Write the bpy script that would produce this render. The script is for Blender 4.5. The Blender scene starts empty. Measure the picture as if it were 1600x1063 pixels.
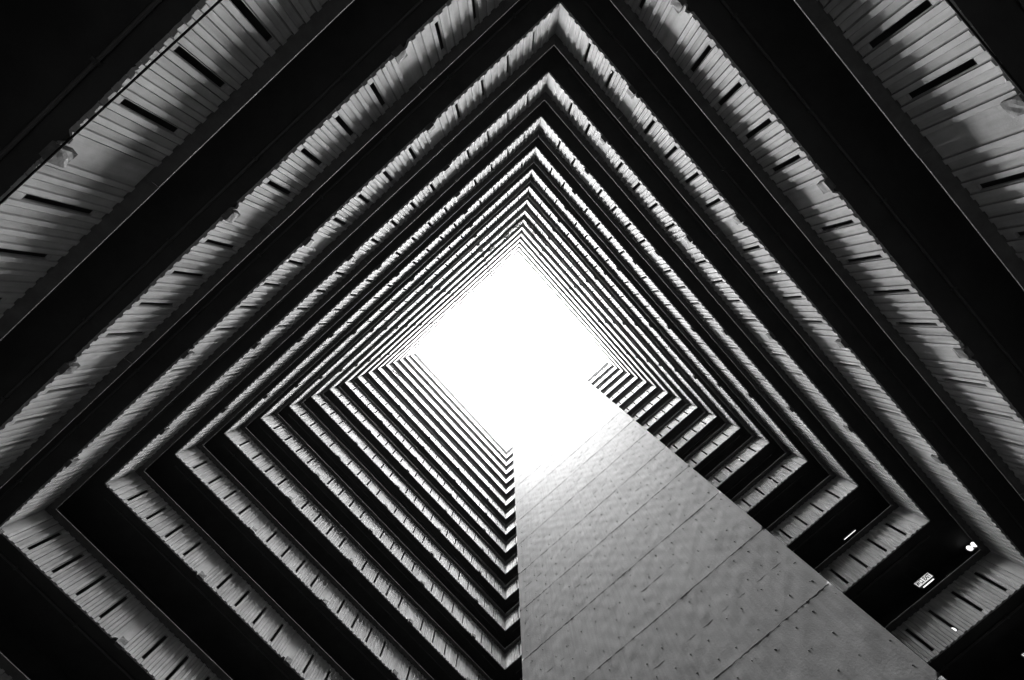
import bpy, bmesh, math, random
from mathutils import Vector, Matrix, noise

# ------------------------------------------------------------------ camera, sky, sun, exposure
FH = 2.74                       # storey height
CAM_Z = 1.5
H0 = 3.6688                     # storeys from the camera to the level "0" gallery
TX, TY = 0.06724, -0.01197      # small tilt of the camera away from the zenith
scene = bpy.context.scene
col = scene.collection

def mat3(rows): return Matrix(rows)
RX = mat3(((1, 0, 0), (0, math.cos(TX), -math.sin(TX)), (0, math.sin(TX), math.cos(TX))))
RY = mat3(((math.cos(TY), 0, math.sin(TY)), (0, 1, 0), (-math.sin(TY), 0, math.cos(TY))))
CAMR = RX @ RY                  # rows: picture right, picture down, view direction
cam_data = bpy.data.cameras.new('camera')
cam_data.sensor_width = 36.0
cam_data.lens = 600.71 / 1600 * 36.0
cam_data.clip_start = 0.05
cam_data.clip_end = 1000
cam = bpy.data.objects.new('camera', cam_data)
col.objects.link(cam)
cam.matrix_world = Matrix.Translation((0, 0, CAM_Z)) @ Matrix((CAMR[0], -CAMR[1], -CAMR[2])).transposed().to_4x4()
scene.camera = cam

SUN_EL, SUN_AZ = math.radians(42), math.radians(350)
world = bpy.data.worlds.new('World')
scene.world = world
world.use_nodes = True
wn = world.node_tree
bg = wn.nodes['Background']
sky = wn.nodes.new('ShaderNodeTexSky')
sky.sky_type = 'NISHITA'
sky.sun_disc = False
sky.sun_elevation = SUN_EL
sky.sun_rotation = SUN_AZ
sky.dust_density = 0.0
sky.air_density = 3.0
bw = wn.nodes.new('ShaderNodeRGBToBW')          # the photograph is black and white
wn.links.new(sky.outputs[0], bw.inputs[0])
wn.links.new(bw.outputs[0], bg.inputs[0])
bg.inputs[1].default_value = 0.15

sun_data = bpy.data.lights.new('sun', 'SUN')
sun_data.energy = 0.5
sun_data.angle = math.radians(60)
sun = bpy.data.objects.new('sun', sun_data)
col.objects.link(sun)
sd = Vector((math.sin(SUN_AZ) * math.cos(SUN_EL), math.cos(SUN_AZ) * math.cos(SUN_EL), math.sin(SUN_EL)))
sun.rotation_euler = sd.to_track_quat('Z', 'Y').to_euler()

EXPO = 8.3
scene.view_settings.view_transform = 'Standard'
scene.view_settings.look = 'None'
scene.view_settings.exposure = EXPO
scene.view_settings.gamma = 1.0
scene.view_settings.use_curve_mapping = False
scene.cycles.max_bounces = 6
scene.cycles.diffuse_bounces = 4
scene.cycles.glossy_bounces = 2
scene.cycles.use_denoising = True
scene.cycles.use_adaptive_sampling = False
scene.cycles.use_guiding = True
scene.cycles.use_surface_guiding = True
scene.cycles.use_volume_guiding = False
scene.cycles.guiding_training_samples = 64
scene.cycles.sample_clamp_indirect = 4.0

# ------------------------------------------------------------------ materials (all grey: the photograph is monochrome)
def material(name, lo, hi, scale=3.0, rough=0.85, bump=0.3, bump_scale=40.0, dist=0.01, streak=0.0, vary=0.0):
    m = bpy.data.materials.new(name)
    m.use_nodes = True
    nt = m.node_tree
    b = nt.nodes['Principled BSDF']
    b.inputs['Roughness'].default_value = rough
    b.inputs['Specular IOR Level'].default_value = 0.25
    geo = nt.nodes.new('ShaderNodeNewGeometry')
    n1 = nt.nodes.new('ShaderNodeTexNoise'); n1.inputs['Scale'].default_value = scale
    n1.inputs['Detail'].default_value = 8; n1.inputs['Roughness'].default_value = 0.65
    nt.links.new(geo.outputs['Position'], n1.inputs['Vector'])
    ramp = nt.nodes.new('ShaderNodeValToRGB')
    ramp.color_ramp.elements[0].position = 0.3; ramp.color_ramp.elements[0].color = (lo, lo, lo, 1)
    ramp.color_ramp.elements[1].position = 0.7; ramp.color_ramp.elements[1].color = (hi, hi, hi, 1)
    nt.links.new(n1.outputs['Fac'], ramp.inputs[0])
    out = ramp.outputs[0]
    if streak:                                   # run-off stains: long vertical streaks
        mp = nt.nodes.new('ShaderNodeMapping'); mp.inputs['Scale'].default_value = (9, 9, 0.55)
        nt.links.new(geo.outputs['Position'], mp.inputs[0])
        n3 = nt.nodes.new('ShaderNodeTexNoise'); n3.inputs['Scale'].default_value = 1.0; n3.inputs['Detail'].default_value = 5
        nt.links.new(mp.outputs[0], n3.inputs['Vector'])
        r3 = nt.nodes.new('ShaderNodeValToRGB')
        r3.color_ramp.elements[0].position = 0.3; r3.color_ramp.elements[0].color = (1 - streak,) * 3 + (1,)
        r3.color_ramp.elements[1].position = 0.6; r3.color_ramp.elements[1].color = (1, 1, 1, 1)
        nt.links.new(n3.outputs['Fac'], r3.inputs[0])
        mx = nt.nodes.new('ShaderNodeMix'); mx.data_type = 'RGBA'; mx.blend_type = 'MULTIPLY'; mx.inputs[0].default_value = 1
        nt.links.new(out, mx.inputs[6]); nt.links.new(r3.outputs[0], mx.inputs[7])
        out = mx.outputs[2]
    if vary:                                     # panels and lifts were cast one by one: each its own shade
        oi = nt.nodes.new('ShaderNodeObjectInfo')
        mr = nt.nodes.new('ShaderNodeMapRange'); mr.inputs['To Min'].default_value = 1 - vary; mr.inputs['To Max'].default_value = 1 + vary
        nt.links.new(oi.outputs['Random'], mr.inputs['Value'])
        vm = nt.nodes.new('ShaderNodeVectorMath'); vm.operation = 'SCALE'
        nt.links.new(out, vm.inputs[0]); nt.links.new(mr.outputs[0], vm.inputs['Scale'])
        out = vm.outputs[0]
    nt.links.new(out, b.inputs['Base Color'])
    if bump:
        n2 = nt.nodes.new('ShaderNodeTexNoise'); n2.inputs['Scale'].default_value = bump_scale; n2.inputs['Detail'].default_value = 6
        nt.links.new(geo.outputs['Position'], n2.inputs['Vector'])
        bp = nt.nodes.new('ShaderNodeBump'); bp.inputs['Strength'].default_value = bump; bp.inputs['Distance'].default_value = dist
        nt.links.new(n2.outputs['Fac'], bp.inputs['Height'])
        nt.links.new(bp.outputs['Normal'], b.inputs['Normal'])
    return m

def emitter(name, level):
    m = bpy.data.materials.new(name)
    m.use_nodes = True
    b = m.node_tree.nodes['Principled BSDF']
    b.inputs['Base Color'].default_value = (0.8, 0.8, 0.8, 1)
    b.inputs['Emission Color'].default_value = (1, 1, 1, 1)
    b.inputs['Emission Strength'].default_value = level / 2 ** EXPO
    return m

M_PANEL = material('ribbed_concrete', 0.19, 0.29, 2.2, bump=0.35, bump_scale=55, dist=0.008, streak=0.20, vary=0.09)
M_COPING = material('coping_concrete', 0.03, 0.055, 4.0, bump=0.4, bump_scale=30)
M_DARK = material('gallery_shade_tone', 0.022, 0.036, 1.5, bump=0.1)  # near-black albedo: the shade of the unlit galleries is put into the slab colour
M_WALL = material('wall_shade_tone', 0.018, 0.032, 1.2, bump=0.1)  # rear wall darkened likewise, corridor shade built into its base colour
M_TOWER = material('cast_concrete', 0.060, 0.088, 0.55, bump=0.35, bump_scale=22, dist=0.012, streak=0.22, vary=0.06)
M_MORTAR = material('rough_mortar', 0.05, 0.10, 9.0, bump=0.4, bump_scale=30, dist=0.01)
M_GROUND = material('courtyard_paving', 0.035, 0.06, 0.8, bump=0.3)
M_PIPE = material('grey_pipe_paint', 0.035, 0.05, 4.0, rough=0.5, bump=0.0)
M_ROOF = material('roof_concrete', 0.20, 0.28, 1.0)
M_BLACK = material('black_rubber', 0.008, 0.014, 6.0, rough=0.6, bump=0.0)
M_BLACK.node_tree.nodes['Principled BSDF'].inputs['Specular IOR Level'].default_value = 0.0
M_LEAF = material('dark_leaves', 0.02, 0.06, 8.0, rough=0.6, bump=0.0)
M_POT = material('clay_pot', 0.08, 0.12, 5.0)
M_METAL = material('painted_metal', 0.05, 0.08, 5.0, rough=0.5, bump=0.0)
M_LIT = emitter('lit_diffuser', 1.6)
M_SIGN = emitter('lit_sign_face', 0.75)

# ------------------------------------------------------------------ helpers
def link(name, mesh, m, parent=None, loc=(0, 0, 0), rot=(0, 0, 0)):
    o = bpy.data.objects.new(name, mesh)
    col.objects.link(o)
    if m is not None and not mesh.materials: mesh.materials.append(m)
    o.parent = parent
    o.location = loc
    o.rotation_euler = rot
    return o

def empty(name, loc=(0, 0, 0), rz=0.0):
    o = bpy.data.objects.new(name, None)
    o.empty_display_size = 0.2
    col.objects.link(o)
    o.location = loc
    o.rotation_euler = (0, 0, rz)
    return o

def tag(o, label, cat, group=None):
    o['label'] = label; o['category'] = cat
    if group: o['group'] = group
    return o

class MB:
    """collects vertices and faces for one mesh"""
    def __init__(s): s.v = []; s.f = []
    def quad(s, *p):
        i = len(s.v); s.v.extend(p); s.f.append(tuple(range(i, i + len(p))))
    def box(s, x0, x1, y0, y1, z0, z1):
        i = len(s.v)
        s.v += [(x, y, z) for z in (z0, z1) for x, y in ((x0, y0), (x1, y0), (x1, y1), (x0, y1))]
        s.f += [tuple(i + k for k in q) for q in ((0, 3, 2, 1), (4, 5, 6, 7), (0, 1, 5, 4), (1, 2, 6, 5), (2, 3, 7, 6), (3, 0, 4, 7))]
    def prism(s, prof, xa, xb):
        """closed (y, z) profile swept from xa(y) to xb(y)"""
        n = len(prof); i = len(s.v)
        s.v += [(xa(y), y, z) for y, z in prof] + [(xb(y), y, z) for y, z in prof]
        s.f += [(i + k, i + (k + 1) % n, i + n + (k + 1) % n, i + n + k) for k in range(n)]
        s.f += [tuple(i + k for k in range(n))[::-1], tuple(i + n + k for k in range(n))]
    def tube(s, pts, r, n=6):
        i0 = len(s.v)
        for k, p in enumerate(pts):
            p = Vector(p)
            t = (Vector(pts[min(k + 1, len(pts) - 1)]) - Vector(pts[max(k - 1, 0)])).normalized()
            a = t.orthogonal().normalized() if abs(t.z) > 0.9 else t.cross(Vector((0, 0, 1))).normalized()
            b = t.cross(a)
            rr = r[k] if isinstance(r, (list, tuple)) else r
            for q in range(n):
                w = 2 * math.pi * q / n
                s.v.append(tuple(p + (a * math.cos(w) + b * math.sin(w)) * rr))
        for k in range(len(pts) - 1):
            for q in range(n):
                s.f.append((i0 + k * n + q, i0 + k * n + (q + 1) % n, i0 + (k + 1) * n + (q + 1) % n, i0 + (k + 1) * n + q))
        s.f.append(tuple(i0 + q for q in range(n))[::-1])
        s.f.append(tuple(i0 + (len(pts) - 1) * n + q for q in range(n)))
    def add(s, o, dx=0, mirror=False):
        i = len(s.v); k = -1 if mirror else 1
        s.v += [(dx + k * x, y, z) for x, y, z in o.v]
        s.f += [tuple(i + a for a in (f[::-1] if mirror else f)) for f in o.f]
    def mesh(s, name, m, smooth=False):
        me = bpy.data.meshes.new(name)
        me.from_pydata(s.v, [], s.f)
        bm = bmesh.new(); bm.from_mesh(me)
        bmesh.ops.remove_doubles(bm, verts=bm.verts, dist=1e-5)
        bmesh.ops.recalc_face_normals(bm, faces=bm.faces)
        for f in bm.faces: f.smooth = smooth
        bm.to_mesh(me); bm.free()
        me.materials.append(m)
        return me

def zn(n): return CAM_Z + (n + H0) * FH

# ------------------------------------------------------------------ plan of the court: a square of galleries
SIDE = 7.2923 * FH
TH = 0.83783
CEN = Vector((0.20924, 2.35793)) * FH
EX = Vector((math.cos(TH), math.sin(TH)))
EY = Vector((-math.sin(TH), math.cos(TH)))
P_T = CEN - EX * SIDE / 2 - EY * SIDE / 2
P_L = CEN - EX * SIDE / 2 + EY * SIDE / 2
P_R = CEN + EX * SIDE / 2 - EY * SIDE / 2
P_B = CEN + EX * SIDE / 2 + EY * SIDE / 2
N_LOW, N_TOP = -3, 16           # gallery storeys
Z_ROOF = zn(N_TOP + 1)
DEEP = 1.75                     # depth of a gallery

# wing frames: local x along the wing, local y into the building (the court is y < 0)
class Frame:
    def __init__(s, a, b):
        s.o = a; s.e = (b - a).normalized(); s.n = Vector((-s.e.y, s.e.x)); s.rz = math.atan2(s.e.y, s.e.x)
    def local(s, px, py, depth):
        """point on the vertical plane y = depth of this wing that the photograph shows at pixel (px, py)"""
        d = CAMR.transposed() @ Vector(((px - 800) / 600.71, (py - 531.5) / 600.71, 1.0))
        k = ((s.o.dot(s.n)) + depth) / (d.x * s.n.x + d.y * s.n.y)
        w = Vector((d.x * k, d.y * k)) - s.o
        return Vector((w.dot(s.e), depth, CAM_Z + d.z * k))
    def world(s, x, y, z):
        p = s.o + s.e * x + s.n * y
        return Vector((p.x, p.y, z))
F_TL, F_LB, F_BR, F_RT = Frame(P_T, P_L), Frame(P_L, P_B), Frame(P_B, P_R), Frame(P_R, P_T)

# ------------------------------------------------------------------ ground
g = MB(); g.quad((-300, -300, 0), (300, -300, 0), (300, 300, 0), (-300, 300, 0))
gr = link('ground', g.mesh('ground', M_GROUND), None)
gr['kind'] = 'structure'

# ------------------------------------------------------------------ parapet pieces
PITCH = 0.885 / 4
FLK, REC = 0.013, 0.049
RIB = PITCH - 2 * FLK - 2 * REC - 0.015
Y_REC, Y_BACK, PH = 0.026, 0.072, 1.045
GRV = 0.015                     # narrow groove beside every rib
S_LO, S_HI = 0.125, 0.90

def rib_run(x, n):
    """profile of n ribs starting half way through a recess at x"""
    out = []
    for k in range(n):
        a = x + k * PITCH
        b = a + REC + FLK + RIB
        out += [(a + REC, Y_REC), (a + REC + FLK, 0.0), (b, 0.0), (b + 0.001, Y_BACK - 0.006), (b + GRV - 0.001, Y_BACK - 0.006), (b + GRV, 0.012), (b + GRV + FLK, Y_REC)]
    return out

def panel(prof, slot, seed, notch=None):
    """front profile -> ribbed slab with an uneven bottom edge; slot = (x0, x1) is a real opening"""
    rnd = random.Random(seed); mb = MB()
    pts = prof
    zb = [rnd.uniform(-0.006, 0.003) + (rnd.uniform(0, 0.02) if rnd.random() < 0.08 else 0) for _ in pts]
    if notch:
        for i, (x, y) in enumerate(pts):
            if notch[0] <= x <= notch[1]: zb[i] = 0.07 + rnd.uniform(-0.02, 0.03)
    for i in range(len(pts) - 1):
        (xa, ya), (xb, yb) = pts[i], pts[i + 1]
        za, zc = zb[i], zb[i + 1]
        hole = slot and abs(xa - slot[0]) < 1e-6
        spans = [(None, S_LO), (S_HI, PH)] if hole else [(None, PH)]
        for lo, hi in spans:
            la, lb = (za, zc) if lo is None else (lo, lo)
            mb.quad((xa, ya, la), (xb, yb, lb), (xb, yb, hi), (xa, ya, hi))
            mb.quad((xb, Y_BACK, lb), (xa, Y_BACK, la), (xa, Y_BACK, hi), (xb, Y_BACK, hi))
        mb.quad((xa, ya, za), (xa, Y_BACK, za), (xb, Y_BACK, zc), (xb, yb, zc))
        if hole:
            for x in (xa, xb): mb.quad((x, ya, S_LO), (x, Y_BACK, S_LO), (x, Y_BACK, S_HI), (x, ya, S_HI))
            for z in (S_LO, S_HI): mb.quad((xa, ya, z), (xb, yb, z), (xb, Y_BACK, z), (xa, Y_BACK, z))
    for i in (0, len(pts) - 1):
        x, y = pts[i]
        mb.quad((x, y, zb[i]), (x, Y_BACK, zb[i]), (x, Y_BACK, PH), (x, y, PH))
    mb.quad((pts[0][0], pts[0][1], PH), (pts[-1][0], pts[-1][1], PH), (pts[-1][0], Y_BACK, PH), (pts[0][0], Y_BACK, PH))
    return mb

W = 0.885 / 2
ribbed_prof = [(-W, Y_REC)] + rib_run(-W, 4) + [(W, Y_REC)]
RIBBED = [panel(ribbed_prof, (-REC, REC), 10 + k) for k in range(6)]
PW = (4.285 - 4 * 0.885) / 2
plain_prof = ([(-PW, Y_REC)] + rib_run(-PW, 1) + [(-0.165, Y_REC), (-0.12, Y_REC), (-0.05, Y_REC), (-0.015, Y_REC), (0.0, Y_REC)]
              + rib_run(PW - PITCH, 1) + [(PW, Y_REC)])
PLAIN = [panel(plain_prof, None, 40 + k, notch=(-0.13, -0.02)) for k in range(4)]
X_FIRST = 0.83
X_END = X_FIRST + 4 * 4.285 + 0.885 + W
START = panel([(-Y_REC, Y_REC)] + rib_run(X_FIRST - W - PITCH, 1) + [(X_FIRST - W, Y_REC)], None, 60)
END = panel([(X_END, Y_REC)] + rib_run(X_END, 2) + [(SIDE + Y_REC, Y_REC)], None, 61)

def scupper_mesh(seed):
    """rough mortar block round a drain outlet at the foot of a plain panel"""
    rnd = random.Random(seed); mb = MB()
    mb.box(0.0, 0.23, -0.062, 0.06, -0.055, 0.12)
    bm = bmesh.new(); me = bpy.data.meshes.new('scupper'); me.from_pydata(mb.v, [], mb.f); bm.from_mesh(me)
    bmesh.ops.subdivide_edges(bm, edges=bm.edges, cuts=2, use_grid_fill=True)
    for v in bm.verts:
        v.co += Vector((rnd.uniform(-1, 1), rnd.uniform(-1, 1), rnd.uniform(-1, 1))) * 0.007
    bmesh.ops.recalc_face_normals(bm, faces=bm.faces)
    out = MB(); bm.verts.index_update()
    out.v = [tuple(v.co) for v in bm.verts]; out.f = [tuple(v.index for v in f.verts) for f in bm.faces]
    bm.free(); return out
SCUPPER = [scupper_mesh(80 + k) for k in range(3)]

rib_me = [m.mesh('ribbed_panel', M_PANEL) for m in RIBBED]
plain_me = [m.mesh('plain_panel', M_PANEL) for m in PLAIN]
start_me, end_me = START.mesh('corner_panel', M_PANEL), END.mesh('corner_panel', M_PANEL)
scup_me = [m.mesh('scupper', M_MORTAR) for m in SCUPPER]

# layout along a wing: (kind, x)
LAY = []
for b in range(5):
    for j in range(4 if b < 4 else 2): LAY.append(('rib', X_FIRST + b * 4.285 + j * 0.885))
    if b < 4: LAY.append(('plain', 4.285 * (b + 1) - (4.285 - X_FIRST - 3 * 0.885 - W - PW)))

COPING = [(0.085, 1.02), (-0.004, 1.02), (-0.16, 1.075), (-0.16, 1.088), (-0.08, 1.13), (0.085, 1.16)]
cuts = [0, 4.29, 8.57, 12.86, 17.14, SIDE]
def coping_mesh(k):
    mb = MB()
    a = (lambda y: -y + 0.002) if k == 0 else (lambda y: cuts[k] + 0.004)
    b = (lambda y: SIDE + y - 0.002) if k == 4 else (lambda y: cuts[k + 1] - 0.004)
    mb.prism(COPING, a, b)
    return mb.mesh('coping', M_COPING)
cop_me = [coping_mesh(k) for k in range(5)]

def slab_mesh(y0, y1, z0, z1, name, m):
    mb = MB(); mb.prism([(y0, z0), (y1, z0), (y1, z1), (y0, z1)], lambda y: -y + 0.002, lambda y: SIDE + y - 0.002)
    return mb.mesh(name, m)
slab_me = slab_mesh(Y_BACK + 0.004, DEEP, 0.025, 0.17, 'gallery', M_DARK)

def conduit_mesh():
    mb = MB(); mb.tube([(0.3, 0.40, 0.0), (SIDE - 0.3, 0.40, 0.0)], 0.024, 8)
    for k in range(9): mb.box(1.0 + k * 2.2, 1.05 + k * 2.2, 0.36, 0.44, -0.03, 0.036)
    return mb.mesh('conduit', M_PIPE)
conduit_me = conduit_mesh()

def ragged(seed, n_drips=3):
    """torn mortar fringe at the foot of a corner joint"""
    rnd = random.Random(seed); mb = MB()
    for k in range(n_drips):
        x = rnd.uniform(-0.02, 0.10); l = rnd.uniform(0.03, 0.09)
        mb.tube([(x, 0.03, 0.03), (x + rnd.uniform(-.02, .02), 0.02, -l * 0.5), (x + rnd.uniform(-.03, .03), 0.03 + rnd.uniform(-.03, .02), -l)], [0.03, 0.018, 0.004], 5)
    return mb.mesh('mortar_fringe', M_MORTAR)
fringe_me = [ragged(90 + k) for k in range(3)]

pan_cache = {}
def panelling(mirror, skip):
    key = (mirror, bool(skip))
    if key not in pan_cache:
        mb = MB(); r = random.Random(5)
        for kind, x in LAY:
            xx = SIDE - x if mirror else x
            if skip and skip[0] < xx < skip[1]: continue
            if kind == 'rib': mb.add(r.choice(RIBBED), xx)
            else: mb.add(r.choice(PLAIN), xx, mirror); mb.add(r.choice(SCUPPER), xx)
        mb.add(START, SIDE if mirror else 0, mirror); mb.add(END, SIDE if mirror else 0, mirror)
        pan_cache[key] = mb.mesh('ribbed_panelling', M_PANEL)
    return pan_cache[key]

rng = random.Random(3)
def build_wing(frame, label, mirror=False, skip=None):
    root = empty('gallery_wing', (frame.o.x, frame.o.y, 0), frame.rz)
    tag(root, label, 'building', 'gallery wings round the court')
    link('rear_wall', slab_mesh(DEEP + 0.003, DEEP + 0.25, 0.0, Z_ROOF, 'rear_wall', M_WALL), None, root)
    link('roof', slab_mesh(0.0, 11.0, Z_ROOF + 0.01, Z_ROOF + 0.30, 'roof', M_ROOF), None, root)
    for n in range(N_LOW, N_TOP + 1):
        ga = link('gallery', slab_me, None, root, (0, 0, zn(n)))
        for k in range(5):
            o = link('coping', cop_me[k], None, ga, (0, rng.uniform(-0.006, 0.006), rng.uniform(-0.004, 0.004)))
        if n <= 8: link('conduit', conduit_me, None, ga, (0, rng.uniform(-0.05, 0.25), -0.012))
        if -2 <= n <= 10:
            for kind, x in LAY:
                xx = SIDE - x if mirror else x
                if skip and skip[0] < xx < skip[1]: continue
                jy = rng.uniform(-0.003, 0.003)
                if kind == 'rib': link('ribbed_panel', rng.choice(rib_me), None, ga, (xx, jy, 0))
                else:
                    link('plain_panel', rng.choice(plain_me), None, ga, (xx, jy, 0))
                    link('scupper', rng.choice(scup_me), None, ga, (xx + rng.uniform(-0.05, 0.03), rng.uniform(-0.015, 0.01), rng.uniform(-0.01, 0.01)))
            for me in (start_me, end_me):
                o = link('corner_panel', me, None, ga, (SIDE if mirror else 0, 0, 0))
                if mirror: o.scale.x = -1
            link('mortar_fringe', rng.choice(fringe_me), None, ga, (0.02, 0, 0))
        else:
            o = link('ribbed_panelling', panelling(mirror, skip), None, ga)
            o['kind'] = 'stuff'
    return root

wing_tl = build_wing(F_TL, 'ribbed concrete gallery wing facing the blank tower straight across the court')
wing_lb = build_wing(F_LB, 'ribbed concrete gallery wing with a dark hose drooping from an upper parapet')
wing_rt = build_wing(F_RT, 'ribbed concrete gallery wing with a long dark pole under its top storeys')
TOWER_X0, TOWER_X1, TOWER_Y = 4.40, 15.55, -(1 - 0.755) * 5.5403 * FH
wing_br = build_wing(F_BR, 'ribbed concrete gallery wing behind the blank tower, with lit exit signs', True, (4.9, 14.8))

# ------------------------------------------------------------------ blank concrete tower
tower = empty('concrete_tower', tuple(F_BR.world(TOWER_X0, TOWER_Y, 0)), F_BR.rz)
tag(tower, 'blank board-cast concrete tower wall with horizontal pour joints and tie stubs', 'tower')
TW, TD = TOWER_X1 - TOWER_X0, -TOWER_Y - 0.12

def lift_mesh(seed, h):
    mb = MB(); nx, nz = 96, 24
    off = Vector((seed * 7.3, seed * 3.1, 0))
    def face(x, z):
        edge = min(1, min(x, TW - x) / 0.25, z / 0.15, (h - z) / 0.15)
        d = 0.009 * noise.noise(Vector((x * 1.5, 0, z * 1.7)) + off) + 0.005 * noise.noise(Vector((x * 3.2, 3, z * 3.2)) + off)
        d += 0.004 * math.cos((x - 0.35) * 2 * math.pi / 0.70) * math.cos((z - 0.36) * 2 * math.pi / 0.68)
        return d * max(0, edge)
    i0 = len(mb.v)
    for j in range(nz + 1):
        for i in range(nx + 1):
            x, z = TW * i / nx, h * j / nz
            mb.v.append((x, face(x, z), z))
    for j in range(nz):
        for i in range(nx):
            a = j * (nx + 1) + i
            mb.f.append((a, a + 1, a + nx + 2, a + nx + 1))
    for x in (0, TW): mb.quad((x, 0, 0), (x, TD, 0), (x, TD, h), (x, 0, h))
    mb.quad((0, TD, 0), (TW, TD, 0), (TW, TD, h), (0, TD, h))
    for z in (0, h): mb.quad((0, 0, z), (TW, 0, z), (TW, TD, z), (0, TD, z))
    me = mb.mesh('pour_lift', M_TOWER)
    for p in me.polygons: p.use_smooth = abs(p.normal.y) > 0.9 and p.center.y < 0.5
    return me

def ridge_mesh(seed, name='joint_ridge', amp=1.0, gap=0.5):
    """broken fin of grout squeezed out along a pour joint"""
    rnd = random.Random(seed); mb = MB()
    x = rnd.uniform(0.0, 0.4); z = 0.0
    while x < TW - 0.15:
        run = rnd.uniform(0.5, 2.6); end = min(TW - 0.05, x + run)
        prev = None
        while x < end:
            step = rnd.uniform(0.03, 0.09)
            cur = (x, amp * rnd.uniform(0.001, 0.010) * (2.0 if rnd.random() < 0.12 else 1), rnd.uniform(-0.012, 0.012), rnd.uniform(0.006, 0.02))
            if prev:
                (xa, da, za, ta), (xb, db, zc, tb) = prev, cur
                A = [(xa, 0.01, za - ta), (xa, -da, za - ta * 0.4), (xa, -da * 0.9, za + ta * 0.4), (xa, 0.01, za + ta)]
                B = [(xb, 0.01, zc - tb), (xb, -db, zc - tb * 0.4), (xb, -db * 0.9, zc + tb * 0.4), (xb, 0.01, zc + tb)]
                for k in range(3): mb.quad(A[k], A[k + 1], B[k + 1], B[k])
            prev = cur; x += step
        x += rnd.uniform(0.02, gap)
    return mb.mesh(name, M_TOWER)

def stub_mesh(seed, h):
    rnd = random.Random(seed); mb = MB()
    for r in range(4):
        for c in range(16):
            if rnd.random() < 0.08: continue
            x = 0.35 + c * 0.70 + rnd.uniform(-0.11, 0.11) + (0.12 if r % 2 else 0); z = 0.36 + r * 0.68 + rnd.uniform(-0.11, 0.11)
            if x > TW - 0.1: continue
            s = rnd.uniform(0.016, 0.032); d = rnd.uniform(0.010, 0.026)
            dx = rnd.uniform(-.3, .3) * s
            mb.tube([(x, 0.012, z), (x, -d * 0.6, z), (x + dx, -d, z)], [s, s * 0.8, s * 0.3], 6)
            if rnd.random() < 0.25:     # a second small knob beside it
                x2 = x + rnd.uniform(-0.12, 0.12); z2 = z + rnd.uniform(-0.12, 0.12)
                mb.tube([(x2, 0.012, z2), (x2, -0.012, z2)], [0.018, 0.008], 5)
    return mb.mesh('tie_stubs', M_TOWER)

lifts = [lift_mesh(s, FH - 0.008) for s in range(5)]
ridges = [ridge_mesh(200 + s, amp=1.3) for s in range(6)]
seams = [ridge_mesh(260 + s, 'board_seam', 0.06, 5.0) for s in range(5)]
stubs = [stub_mesh(300 + s, FH) for s in range(5)]
first = lift_mesh(9, zn(N_LOW) - 0.008)
link('pour_lift', first, None, tower, (0, 0, 0))
for i, n in enumerate(range(N_LOW, N_TOP + 1)):
    link('pour_lift', lifts[(i * 3 + 1) % 5], None, tower, (0, 0, zn(n)))
    link('joint_ridge', ridges[(i * 5 + 2) % 6], None, tower, (0, 0, zn(n) - 0.004))
    for k in (2,):
        o = link('board_seam', seams[(i * 3 + k) % 5], None, tower, (0, 0, zn(n) + 0.685 * k))
    o = link('tie_stubs', stubs[(i * 2) % 5], None, tower, (0, 0, zn(n)))
    o['kind'] = 'stuff'

# ------------------------------------------------------------------ lamps and exit signs in the galleries
def exit_sign(frame, x, n, label):
    root = empty('exit_sign', tuple(frame.world(x, 0.9, zn(n) + 2.10)), frame.rz)
    tag(root, label, 'exit sign', 'lit exit signs')
    mb = MB(); mb.box(-0.31, 0.31, 0.0, 0.09, 0.0, 0.21); link('housing', mb.mesh('housing', M_METAL), None, root)
    mb = MB(); mb.box(-0.29, 0.29, -0.006, -0.002, 0.02, 0.19); link('lit_face', mb.mesh('lit_face', M_SIGN), None, root)
    cu = bpy.data.curves.new('lettering', 'FONT'); cu.body = '\u51fa\u53e3 EXIT'; cu.size = 0.17; cu.offset = 0.006; cu.align_x = 'CENTER'; cu.extrude = 0.001
    t = bpy.data.objects.new('tmp', cu); col.objects.link(t)
    dg = bpy.context.evaluated_depsgraph_get()
    me = bpy.data.meshes.new_from_object(t.evaluated_get(dg))
    bpy.data.objects.remove(t)
    me.materials.clear(); me.materials.append(M_BLACK)
    w = max(v.co.x for v in me.vertices) - min(v.co.x for v in me.vertices)
    lt = link('lettering', me, None, root, (0, -0.009, 0.052), (math.pi / 2, 0, 0))
    lt.scale.x = 0.54 / w
    mb = MB(); mb.tube([(-0.22, 0.0, -0.05), (0.22, 0.0, -0.05)], 0.014, 8); link('lamp_tube', mb.mesh('lamp_tube', M_LIT), None, root)
    mb = MB()
    for s in (-0.2, 0.2): mb.tube([(s, 0.045, 0.21), (s, 0.045, FH - 2.10 + 0.02)], 0.008, 6)
    link('hanger', mb.mesh('hanger', M_METAL), None, root)
    return root
xe = F_BR.local(1447, 909, 0.9).x
exit_sign(F_BR, xe, 0, 'lit exit sign showing whole over a gallery behind the tower')
exit_sign(F_BR, xe, -1, 'lit exit sign one storey below the fully visible exit sign')

def tube_lamp(frame, x, z, depth, length, label):
    root = empty('strip_lamp', tuple(frame.world(x, depth, z)), frame.rz)
    tag(root, label, 'lamp')
    mb = MB(); mb.box(-length / 2 - 0.03, length / 2 + 0.03, -0.03, 0.03, 0.02, 0.07); link('housing', mb.mesh('housing', M_METAL), None, root)
    mb = MB(); mb.tube([(-length / 2, 0, 0), (length / 2, 0, 0)], 0.010, 8); link('lamp_tube', mb.mesh('lamp_tube', M_LIT), None, root)
p = F_BR.local(1328, 836, 1.1)
tube_lamp(F_BR, p.x, p.z, 1.1, 0.6, 'thin glowing strip lamp one storey above the exit sign')

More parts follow.
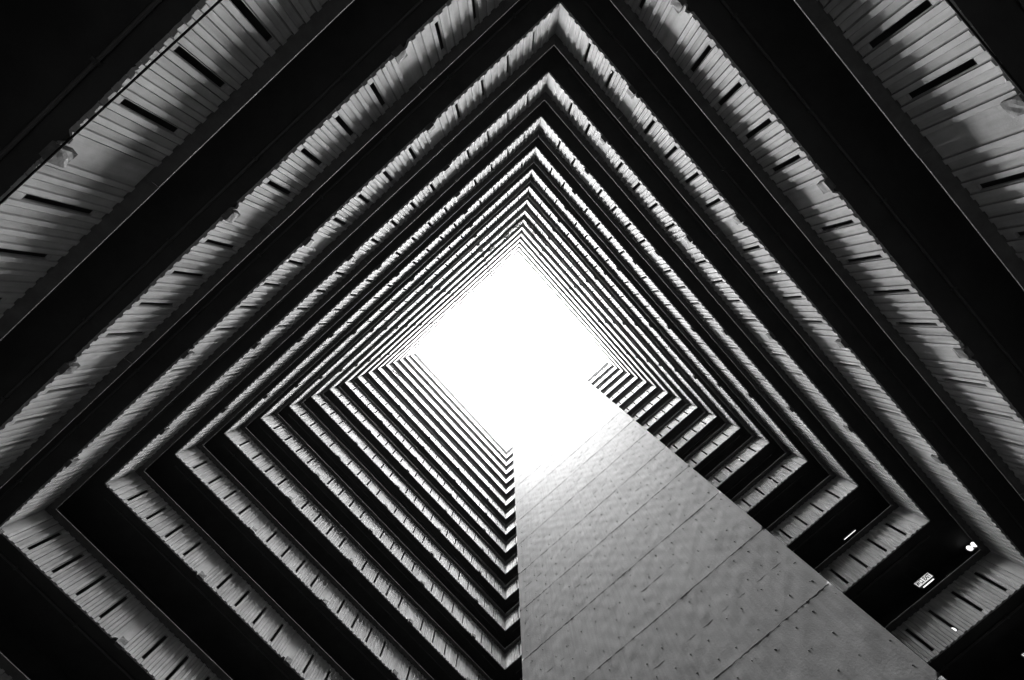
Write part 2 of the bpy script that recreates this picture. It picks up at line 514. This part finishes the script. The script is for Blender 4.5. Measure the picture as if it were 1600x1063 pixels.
def bulkhead(frame, px, py, depth, r, label, twin=False):
    p = frame.local(px, py, depth)
    root = empty('bulkhead_lamp', tuple(frame.world(p.x, depth, p.z)), frame.rz)
    tag(root, label, 'lamp', 'small lamps behind the parapet slots' if 'slot' in label else None)
    mb = MB(); mb.box(-r * (3.4 if twin else 1.2), r * 1.2, 0.02, DEEP - depth - 0.002, -r * 1.1, r * 1.1); link('base_plate', mb.mesh('base_plate', M_METAL), None, root)
    for k in range(2 if twin else 1):
        mb = MB(); c = -k * 2.3 * r
        mb.tube([(c, 0.03, 0), (c, -0.01, 0), (c, -0.04, 0), (c, -0.055, 0)], [r, r, r * 0.8, r * 0.35], 10)
        link('diffuser', mb.mesh('diffuser', M_LIT, True), None, root)
for px, py, r, w in ((1490.5, 985, 0.07, 'just below the lit exit sign'), (1205.5, 751.5, 0.05, 'three storeys above the exit sign'),
                     (1155, 718.5, 0.05, 'four storeys above the exit sign')):
    bulkhead(F_BR, px, py, 1.55, r, 'small bright lamp glowing through a parapet slot ' + w)
bulkhead(F_BR, 1522, 851, 1.55, 0.085, 'pair of bright round lamps in the gallery corner beside the exit sign', True)
for px, py, r, w in ((953.5, 112.5, 0.045, 'second from the corner beneath the plants'), (1217.5, 425, 0.035, 'halfway along the wing beside the exit signs')):
    bulkhead(F_RT, px, py, 1.5, r, 'small bright lamp glowing through a parapet slot ' + w)

# ------------------------------------------------------------------ cables, pole, hose, plants
def cable(frame, pa, pb, depth, r, sag, label, name='cable', extend=0.0, cat='cable', seg=24):
    A, B = frame.local(*pa, depth), frame.local(*pb, depth)
    d = B - A
    A, B = A - d * extend, B + d * extend
    A.x = min(max(A.x, 0.15), SIDE - 0.15); B.x = min(max(B.x, 0.15), SIDE - 0.15)
    pts = []
    for k in range(seg + 1):
        t = k / seg; q = A.lerp(B, t); q.z -= sag * 4 * t * (1 - t)
        pts.append((q.x - A.x, 0.0, q.z - A.z))
    mb = MB(); mb.tube(pts, r, 6)
    o = link(name, mb.mesh(name, M_BLACK, True), None, None, tuple(frame.world(A.x, depth, A.z)), (0, 0, frame.rz))
    return tag(o, label, cat)
cable(F_TL, (0, 318), (345, 0), -0.13, 0.011, 0.0, 'thin black cable strung along the lowest parapet facing the tower', extend=1.2)
cable(F_RT, (1480, 0), (1600, 146), -0.13, 0.011, 0.0, 'thin black cable strung along the lowest parapet beside the exit signs', extend=2.0)
cable(F_RT, (835, 455), (872, 495), -0.16, 0.06, 0.0, 'long dark pole lying along a washed-out top storey parapet', 'bamboo_pole', cat='pole', seg=6)
cable(F_LB, (613, 579), (634, 591), -0.20, 0.07, 0.32, 'dark hose drooping in an arc from an upper gallery parapet', 'drooping_hose', cat='hose')

def plant(frame, px, py, seed, label):
    rnd = random.Random(seed)
    p = frame.local(px, py, -0.16)
    zc = zn(7) + 1.16
    root = empty('potted_plant', tuple(frame.world(p.x, 0.03, zc)), frame.rz)
    tag(root, label, 'plant', 'plants on the parapet near the corner')
    mb = MB(); mb.tube([(0, 0, 0.0), (0, 0, 0.16), (0, 0, 0.18)], [0.07, 0.10, 0.105], 10); link('pot', mb.mesh('pot', M_POT), None, root)
    mb = MB()
    for k in range(9):
        a = rnd.uniform(0, 6.28); l = rnd.uniform(0.15, 0.4)
        mb.tube([(0, 0, 0.15), (math.cos(a) * l * .5, math.sin(a) * l * .5 - .08, 0.3), (math.cos(a) * l, math.sin(a) * l - .16, 0.25 - rnd.uniform(0, .35))], [0.012, 0.008, 0.004], 4)
    link('stem', mb.mesh('stem', M_LEAF), None, root)
    mb = MB()
    for k in range(150):
        a = rnd.uniform(0, 6.28); rr = rnd.random() ** 0.6
        c = Vector((math.cos(a) * rr * 0.42, math.sin(a) * rr * 0.28 - 0.16, 0.10 + rnd.uniform(-0.45, 0.35) * (1.1 - 0.5 * rr)))
        if c.y > -0.11 and c.z < 0.02: c.y = -0.13 - rnd.random() * 0.2
        u = Vector((rnd.uniform(-1, 1), rnd.uniform(-1, 1), rnd.uniform(-1, 1))).normalized(); v = u.orthogonal().normalized()
        s = rnd.uniform(0.05, 0.10)
        mb.quad(tuple(c - u * s), tuple(c + v * s * 0.45), tuple(c + u * s), tuple(c - v * s * 0.45))
    link('foliage', mb.mesh('foliage', M_LEAF), None, root)['kind'] = 'stuff'
for i, q in enumerate(((811, 341), (802, 350), (789, 362), (767, 383))):
    plant(F_TL, *q, 400 + i, 'bushy dark potted plant on the parapet facing the tower, %s' % ('nearest the court corner', 'second from the court corner', 'third from the court corner', 'farthest from the court corner')[i])
for i, q in enumerate(((830, 346.5), (839, 359), (849, 367.6))):
    plant(F_RT, *q, 410 + i, 'bushy dark potted plant on the wing beside the exit signs, %s' % ('nearest the court corner', 'second from the court corner', 'farthest from the court corner')[i])
